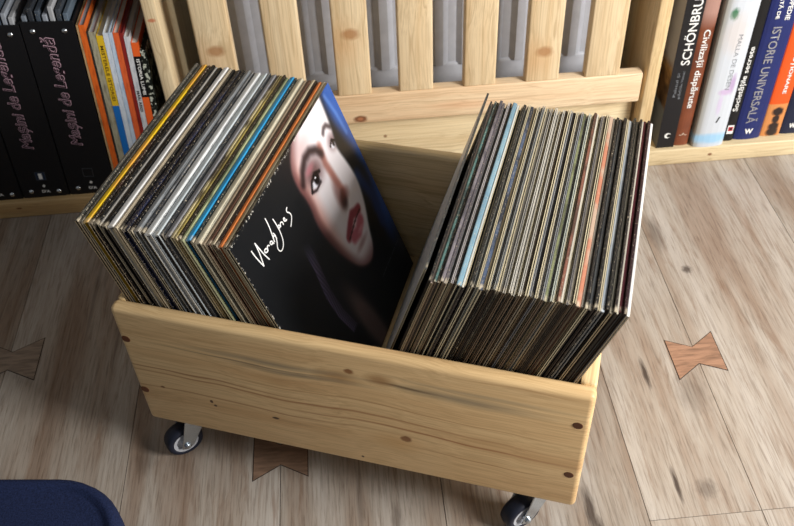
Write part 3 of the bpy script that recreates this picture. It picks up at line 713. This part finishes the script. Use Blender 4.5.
def paint(u, v):
    c = (13, 15, 18)
    # blue backdrop down the right-hand side
    bl = ss(.90, .985, u + .035 * math.sin(v * 9 + 1)) * (1 - ss(.62, .95, v))
    c = lerp(c, (38, 84, 160), bl)
    c = lerp(c, (90, 130, 200), seg(u, v, [(.93, .02), (.955, .12), (.965, .22)], .010, .9) * .6)
    c = lerp(c, (24, 60, 120), seg(u, v, [(.90, .40), (.93, .52), (.92, .66)], .03, .9) * .8)
    # shoulder and neck
    c = lerp(c, (132, 108, 104), ell(u, v, .50, .88, .06, .25, -12, .5) * .8)
    c = lerp(c, (70, 70, 78), ell(u, v, .97, .86, .035, .05, 0, .8) * .5)
    # hair strands catching light
    for k in range(5):
        o = k * .010
        c = lerp(c, (140, 124, 168), seg(u, v, [(.34 + o, .30), (.335 + o * .9, .42), (.315 + o, .54), (.325 + o, .66), (.36 + o, .78)], .0035, .9) * (.8 - k * .08) * ss(.28, .42, v))
    d = inside(FACE, u, v); f = ss(-.012, .014, d)
    if f > 0:
        s = (226, 220, 224)
        s = lerp(s, (196, 128, 112), ss(.13, .0, u - .475 - .03 * v) * .9)       # warm left cheek
        s = lerp(s, (44, 24, 28), ss(.060, .0, d) * ss(.70, .50, u) * .9)
        s = lerp(s, (150, 96, 92), ss(.06, 0, d) * ss(.8, .6, u) * .5)
        s = lerp(s, (120, 70, 70), ss(.62, .72, v) * .8)
        s = lerp(s, (176, 140, 138), ell(u, v, .60, .055, .08, .04, 0, .9) * .5)
        # nose shade
        s = lerp(s, (140, 76, 62), seg(u, v, [(.735, .13), (.722, .20), (.735, .29), (.745, .35)], .020, .8) * .75)
        s = lerp(s, (46, 24, 24), ell(u, v, .722, .385, .030, .038, 20, .6) * .9)
        s = lerp(s, (120, 62, 56), ell(u, v, .755, .375, .030, .024, 0, .8) * .6)
        s = lerp(s, (120, 74, 68), ell(u, v, .705, .34, .026, .06, 10, .9) * .65)
        # eye socket and brow of the near eye
        s = lerp(s, (70, 40, 40), ell(u, v, .62, .165, .078, .052, 8, .8) * .8)
        s = lerp(s, (34, 22, 24), seg(u, v, [(.525, .150), (.560, .115), (.610, .093), (.660, .095), (.702, .118), (.728, .155)], .017, .95) * .92)
        s = lerp(s, (178, 106, 118), ell(u, v, .605, .142, .035, .013, 0, .8) * .55)
        s = lerp(s, (214, 214, 224), ell(u, v, .606, .205, .040, .016, 8, .35))
        s = lerp(s, (14, 10, 12), ell(u, v, .622, .196, .024, .026, 0, .3))
        s = lerp(s, (240, 240, 245), ell(u, v, .616, .188, .005, .005, 0, .4))
        s = lerp(s, (16, 10, 12), seg(u, v, [(.553, .212), (.580, .184), (.620, .172), (.662, .190)], .0075, .5))
        s = lerp(s, (26, 16, 18), seg(u, v, [(.553, .214), (.590, .228), (.640, .224)], .006, .7) * .8)
        # far eye and brow
        s = lerp(s, (40, 30, 34), seg(u, v, [(.800, .112), (.820, .100), (.845, .102), (.868, .125)], .010, .95) * .8)
        s = lerp(s, (90, 60, 64), ell(u, v, .838, .175, .035, .03, 0, .9) * .7)
        s = lerp(s, (222, 222, 232), ell(u, v, .832, .19, .018, .012, 0, .4))
        s = lerp(s, (14, 12, 16), ell(u, v, .838, .185, .009, .014, 0, .3))
        s = lerp(s, (18, 12, 16), seg(u, v, [(.808, .18), (.835, .165), (.858, .185)], .005, .5))
        # mouth
        s = lerp(s, (140, 52, 64), seg(u, v, [(.632, .512), (.680, .486), (.725, .468), (.755, .480), (.790, .488)], .021, .5) * .95)
        s = lerp(s, (184, 96, 110), seg(u, v, [(.668, .540), (.715, .550), (.765, .530)], .028, .5) * .95)
        s = lerp(s, (216, 158, 168), ell(u, v, .735, .555, .026, .010, 0, .8) * .7)
        s = lerp(s, (40, 14, 20), seg(u, v, [(.632, .522), (.690, .510), (.740, .500), (.795, .498)], .0045, .6))
        s = lerp(s, (140, 96, 96), ell(u, v, .70, .602, .05, .013, 0, .9) * .6)
        c = lerp(c, s, f)
    return c
# printed cover
A_N = R(-19.5); w = .0042
k = NT('printed_portrait', .28, .5); at = k.new('ShaderNodeAttribute', attribute_name='print'); co = k.coord()
nz = k.noise(k.mapping(co, (1, 260, 260)), 1.0, 3, .7); sp = k.new('ShaderNodeSeparateXYZ'); k.link(co, sp.inputs[0])
rim = k.math('MAXIMUM', k.math('GREATER_THAN', sp.outputs[2], .3118), k.math('LESS_THAN', sp.outputs[1], .0022))
sc_ = k.math('MAXIMUM', k.math('MULTIPLY', k.ramp(nz, [(.56, (0, 0, 0, 1)), (.62, (1, 1, 1, 1))]), k.math('MULTIPLY', rim, k.math('LESS_THAN', sp.outputs[1], .2))), k.math('MULTIPLY', k.ramp(nz, [(.735, (0, 0, 0, 1)), (.76, (1, 1, 1, 1))]), .35))
k.color(k.mix(sc_, at.outputs['Color'], srgb(190, 186, 176))); print_m = k.m
nor = sleeve(w, S0, sleeve_mat((16, 17, 20), .6), sleeve_mat((20, 22, 26), .9, (150, 140, 120)), edge_col[0], inner_cream, True, .0, 99)
N = 170; m = MB()
for i in range(N + 1):
    for j in range(N + 1): m.v.append((0, S0 * i / N, S0 * (1 - j / N)))
for i in range(N):
    for j in range(N): q = i * (N + 1) + j; m.f.append((q, q + 1, q + N + 2, q + N + 1)); m.mi.append(0)
pm = bpy.data.meshes.new('cover_print'); pm.from_pydata(m.v, [], m.f); pm.materials.append(print_m)
ca = pm.color_attributes.new('print', 'FLOAT_COLOR', 'POINT')
for i in range(N + 1):
    for j in range(N + 1): ca.data[i * (N + 1) + j].color = srgb(*paint(i / N, j / N))
po = bpy.data.objects.new('cover_print', pm); COL.objects.link(po); po.parent = nor; po.location = (w / 2 + .0002, 0, 0)
# handwritten name, traced as pen strokes in cover coordinates (u across, v down)
hand = plain('white_script_ink', (236, 236, 234), .5)
STROKES = [[(0.085, 0.087), (0.087, 0.115), (0.093, 0.144), (0.1, 0.173)], [(0.1, 0.173), (0.11, 0.144), (0.118, 0.111), (0.12, 0.083)], [(0.12, 0.083), (0.126, 0.114), (0.132, 0.148), (0.143, 0.18)], [(0.157, 0.141), (0.147, 0.138), (0.14, 0.142), (0.145, 0.151), (0.156, 0.155), (0.161, 0.15), (0.157, 0.141)], [(0.16, 0.155), (0.165, 0.142), (0.173, 0.141), (0.18, 0.149)], [(0.204, 0.151), (0.197, 0.143), (0.188, 0.145), (0.19, 0.154), (0.202, 0.158), (0.205, 0.152), (0.206, 0.163)], [(0.214, 0.162), (0.221, 0.137), (0.231, 0.104), (0.233, 0.068)], [(0.214, 0.162), (0.217, 0.148), (0.227, 0.142), (0.233, 0.15), (0.233, 0.164)], [(0.268, 0.1), (0.27, 0.122), (0.269, 0.16), (0.261, 0.192), (0.243, 0.211), (0.219, 0.213), (0.209, 0.198), (0.212, 0.184), (0.224, 0.175), (0.237, 0.151), (0.229, 0.133)], [(0.279, 0.139), (0.27, 0.14), (0.27, 0.148), (0.281, 0.151), (0.284, 0.145), (0.279, 0.139)], [(0.285, 0.153), (0.292, 0.141), (0.303, 0.144), (0.307, 0.151), (0.305, 0.16)], [(0.317, 0.154), (0.327, 0.155), (0.329, 0.147), (0.321, 0.143), (0.316, 0.152), (0.326, 0.161), (0.336, 0.161)], [(0.371, 0.133), (0.36, 0.136), (0.356, 0.145), (0.37, 0.157), (0.372, 0.173), (0.357, 0.185), (0.335, 0.196)]]
m = MB()
for s in STROKES:
    pts = []
    for a, b in zip(s, s[1:]):
        for t in (0, .34, .67): pts.append((a[0] + (b[0] - a[0]) * t, a[1] + (b[1] - a[1]) * t))
    pts.append(s[-1])
    for _ in range(2): pts = [pts[0]] + [((pts[i - 1][0] + pts[i][0] * 2 + pts[i + 1][0]) / 4, (pts[i - 1][1] + pts[i][1] * 2 + pts[i + 1][1]) / 4) for i in range(1, len(pts) - 1)] + [pts[-1]]
    m.tube([(0, u * S0, S0 * (1 - v)) for u, v in pts], .00085)
for i, v in enumerate(m.v): m.v[i] = (v[0] * .35, v[1], v[2])
m.build('handwritten_lettering', hand, nor, loc=(w / 2 + .0005, 0, 0))
text('small_lettering', 'come away with me', (w / 2 + .0004, S0 * .84, S0 * (1 - .82)), (0, 1, 0), (0, 0, 1), .075, .0035, grey_ink, nor)
place(nor, .262, A_N, -.001, R(-.6))
nor.location.z = FZ + .0015
tag(nor, 'record sleeve with a woman portrait cover and white handwritten name, facing the gap', 'record', 'records in the left half of the crate')

# right stack: many thin, worn sleeves
k_ = lambda *c: c
RIGHT = [(3, (60, 62, 62), None, .5, 'smooth grey', 'F'), (2.5, (24, 24, 26), None, .6, 'black', 0), (2.5, (186, 160, 146), None, .4, 'dusty pink', 0), (3, (66, 112, 108), (40, 60, 60), .7, 'teal', 0), (3, (26, 26, 28), None, .9, 'scuffed black', 0), (4, (118, 108, 118), (80, 74, 84), .6, 'mauve grey', 0),
 (3, (88, 80, 90), None, .8, 'plum grey', 0), (3.5, (34, 30, 34), None, 1, 'black flecked', 1), (2.5, (176, 160, 160), None, .5, 'pale rose', 1), (3, (40, 36, 40), None, .9, 'dark plum', 0), (6, (112, 164, 188), (96, 146, 174), .8, 'light blue', 0), (2.5, (206, 206, 194), None, .3, 'off white', 0),
 (4.5, (72, 64, 66), (110, 96, 92), .8, 'brown-grey', 1), (3.5, (30, 30, 30), None, .8, 'charcoal', 0), (3, (58, 66, 58), None, .8, 'dark green-grey', 1), (2.5, (190, 192, 172), None, .4, 'pale celery', 1), (4.5, (62, 84, 122), (40, 48, 66), .8, 'denim blue', 0), (3, (196, 172, 124), None, .7, 'tan', 0),
 (3, (44, 44, 40), None, .9, 'soot black', 1), (3.5, (92, 94, 86), None, .7, 'stone grey', 1), (3, (60, 66, 62), None, .8, 'slate green', 1), (3.5, (46, 46, 44), None, .9, 'dark flecked grey', 1), (3, (214, 206, 186), None, .5, 'ivory', 0), (3, (120, 110, 92), None, .6, 'drab beige', 1), (2.5, (38, 32, 28), None, .7, 'dark umber', 1),
 (3, (200, 188, 160), None, .6, 'cream', 1), (3.5, (150, 136, 108), (80, 70, 56), .6, 'mottled buff', 1), (3, (54, 48, 40), None, .9, 'dark olive brown', 1), (3, (188, 178, 150), None, .5, 'parchment', 1), (3, (92, 70, 52), None, .7, 'walnut brown', 0), (3.5, (160, 140, 112), None, .6, 'sand', 1), (3, (84, 88, 96), None, .6, 'steel grey', 1),
 (3, (40, 44, 60), None, .8, 'ink navy', 0), (3, (126, 126, 130), None, .5, 'ash grey', 1), (3, (182, 166, 132), None, .5, 'wheat', 1), (3, (66, 76, 84), None, .8, 'slate blue', 1), (3.5, (126, 134, 84), (90, 96, 60), .6, 'moss green', 0), (2.5, (46, 46, 40), None, .8, 'dark khaki', 1), (3, (166, 180, 150), None, .5, 'mint grey', 1),
 (3, (112, 112, 106), None, .7, 'pewter', 1), (3.5, (140, 74, 54), (90, 56, 44), .6, 'brick red', 0), (2.5, (206, 196, 174), None, .4, 'bone white', 0), (3, (140, 118, 96), None, .6, 'clay', 1), (2.5, (50, 38, 34), None, .7, 'dark cocoa', 1), (3, (204, 190, 158), None, .4, 'vanilla', 0), (3.5, (156, 132, 102), None, .5, 'camel', 1),
 (5.5, (212, 116, 78), (196, 156, 126), .6, 'orange-red patterned', 0), (3, (196, 184, 164), None, .5, 'linen', 0), (3.5, (34, 32, 32), None, .8, 'worn black', 0), (4.5, (74, 80, 86), (60, 64, 70), .5, 'blue-slate', 0), (4, (26, 26, 28), None, .8, 'jet black', 0), (3, (58, 58, 56), None, 1, 'graphite flecked', 1), (4.5, (166, 180, 196), (190, 200, 210), .3, 'ice blue', 0),
 (3.5, (28, 28, 28), None, .8, 'coal black', 0), (3.5, (108, 104, 88), (84, 80, 70), .6, 'olive grey', 0), (3, (40, 34, 34), None, .7, 'dim brown', 0), (2, (190, 180, 160), None, .4, 'thin cream', 0), (4, (88, 26, 42), None, .4, 'maroon', 0), (3.5, (50, 18, 28), None, .5, 'dark wine', 0), (3.5, (230, 228, 226), None, .2, 'clean white', 'W')]
tot = sum(r[0] for r in RIGHT); acc = 0; nR = len(RIGHT)
b0, t0, b1, t1 = .2745, .3665, .4636, .5630
def muted(c, s=.66):
    if c is None: return None
    g = sum(c) / 3
    return tuple(int(g + (q - g) * s) for q in c)
for i, (pw, c1, c2, wear, desc, kind) in enumerate(RIGHT):
    c1, c2 = muted(c1, .66 if desc != 'maroon' else 1), muted(c2)
    f = (acc + pw / 2) / tot; acc += pw
    b = b0 + (b1 - b0) * f; t = t0 + (t1 - t0) * f; a = math.asin((t - b) / S0)
    w = pw / tot * (b1 - b0) * math.cos(a) * .93
    closed = kind != 1
    edge = edge_col[[BR, DK, TN, BR, C, DK, TN, BR][(i * 5 + i // 4) % 8]]
    if i > nR * .82: edge = edge_col[[DK, DK, GY, DK, TN][i % 5]]
    inner = [inner_dark, inner_dark, vinyl, inner_cream, inner_brown][(i * 3) % 5]
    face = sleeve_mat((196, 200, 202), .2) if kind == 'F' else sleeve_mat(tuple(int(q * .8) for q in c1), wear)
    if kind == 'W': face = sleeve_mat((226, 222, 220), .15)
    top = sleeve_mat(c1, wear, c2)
    if not closed: edge = edge if i % 3 else sleeve_mat(c1, wear)
    S = S0 - .0007 * ((i * 7) % 5)
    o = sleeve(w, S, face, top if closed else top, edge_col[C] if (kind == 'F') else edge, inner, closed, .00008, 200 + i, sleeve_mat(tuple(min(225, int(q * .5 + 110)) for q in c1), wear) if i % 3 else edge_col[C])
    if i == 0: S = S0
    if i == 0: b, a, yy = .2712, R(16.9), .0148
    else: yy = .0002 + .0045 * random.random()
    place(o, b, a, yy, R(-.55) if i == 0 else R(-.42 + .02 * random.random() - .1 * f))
    tag(o, 'record sleeve with %s %s, %s in the right-leaning stack' % (desc, 'spine' if closed else 'edges', ordinal(i, nR, 'r')), 'record', 'records in the right half of the crate')

# ------------------------------------------------------------------ navy cushion at the lower left corner
def cushion():
    k = NT('navy_fabric', .8, .2); co = k.coord()
    wv = k.noise(k.mapping(co, (500, 500, 500)), 1.0, 2, .6)
    k.color(k.ramp(wv, [(.3, srgb(18, 26, 52)), (.7, srgb(34, 46, 82))])); k.bump(wv, .5, .001)
    hx, hy, rr = .19, .19, .10
    def outline(ins, n=10):
        P = []; r = rr - ins
        for (cx, cy, a0) in ((hx - rr, hy - rr, 0), (-hx + rr, hy - rr, 90), (-hx + rr, -hy + rr, 180), (hx - rr, -hy + rr, 270)):
            for i in range(n + 1):
                a = R(a0 + 90 * i / n); P.append((cx + r * math.cos(a), cy + r * math.sin(a)))
        return P
    m = MB(); rings = [(.004, .0), (0, .012), (0, .040), (.004, .050), (.009, .0545), (.014, .0535), (.018, .0495), (.022, .0485), (.05, .050), (.09, .051)]
    n = 44
    for ins, z in rings: m.v += [(x, y, z) for x, y in outline(ins)]
    for r in range(len(rings) - 1):
        for i in range(n): j = (i + 1) % n; m.f.append((r * n + i, r * n + j, (r + 1) * n + j, (r + 1) * n + i)); m.mi.append(0)
    m.f.append(tuple(range(n))[::-1]); m.f.append(tuple((len(rings) - 1) * n + i for i in range(n))); m.mi += [0, 0]
    o = m.build('seat_cushion', k.m, None, smooth=True, loc=(-.230, -.256, .0005))
    s = MB(); s.tube([(.0, hy - .022, .049), (-.012, .06, .0516), (-.02, -.1, .0516)], .0012); s.build('stitched_seam', plain('navy_thread', (50, 62, 96), .7), o)
    o.rotation_euler = (0, 0, R(-6))
    return tag(o, 'navy blue fabric seat cushion with raised rim, cut off at the lower left corner', 'cushion')
cushion()

# ------------------------------------------------------------------ light
def area(name, loc, target, sx, sy, power, col):
    l = bpy.data.lights.new(name, 'AREA'); l.shape = 'RECTANGLE'; l.size = sx; l.size_y = sy; l.energy = power; l.color = col
    o = bpy.data.objects.new(name, l); COL.objects.link(o); o.location = loc
    o.rotation_euler = (V(target) - V(loc)).to_track_quat('-Z', 'Y').to_euler(); return o
area('window_daylight', (1.80, -0.78, 1.12), (0.3, 0.1, .15), 0.7, 0.8, 63, (1.0, .97, .93))
wd = bpy.data.worlds.new('world'); sc.world = wd; wd.use_nodes = True
wd.node_tree.nodes['Background'].inputs[0].default_value = (.92, .96, 1.0, 1); wd.node_tree.nodes['Background'].inputs[1].default_value = .20
sc.view_settings.view_transform = 'Standard'; sc.view_settings.look = 'None'; sc.view_settings.gamma = 1; sc.view_settings.exposure = 0
try: sc.view_settings.use_curve_mapping = False
except Exception: pass
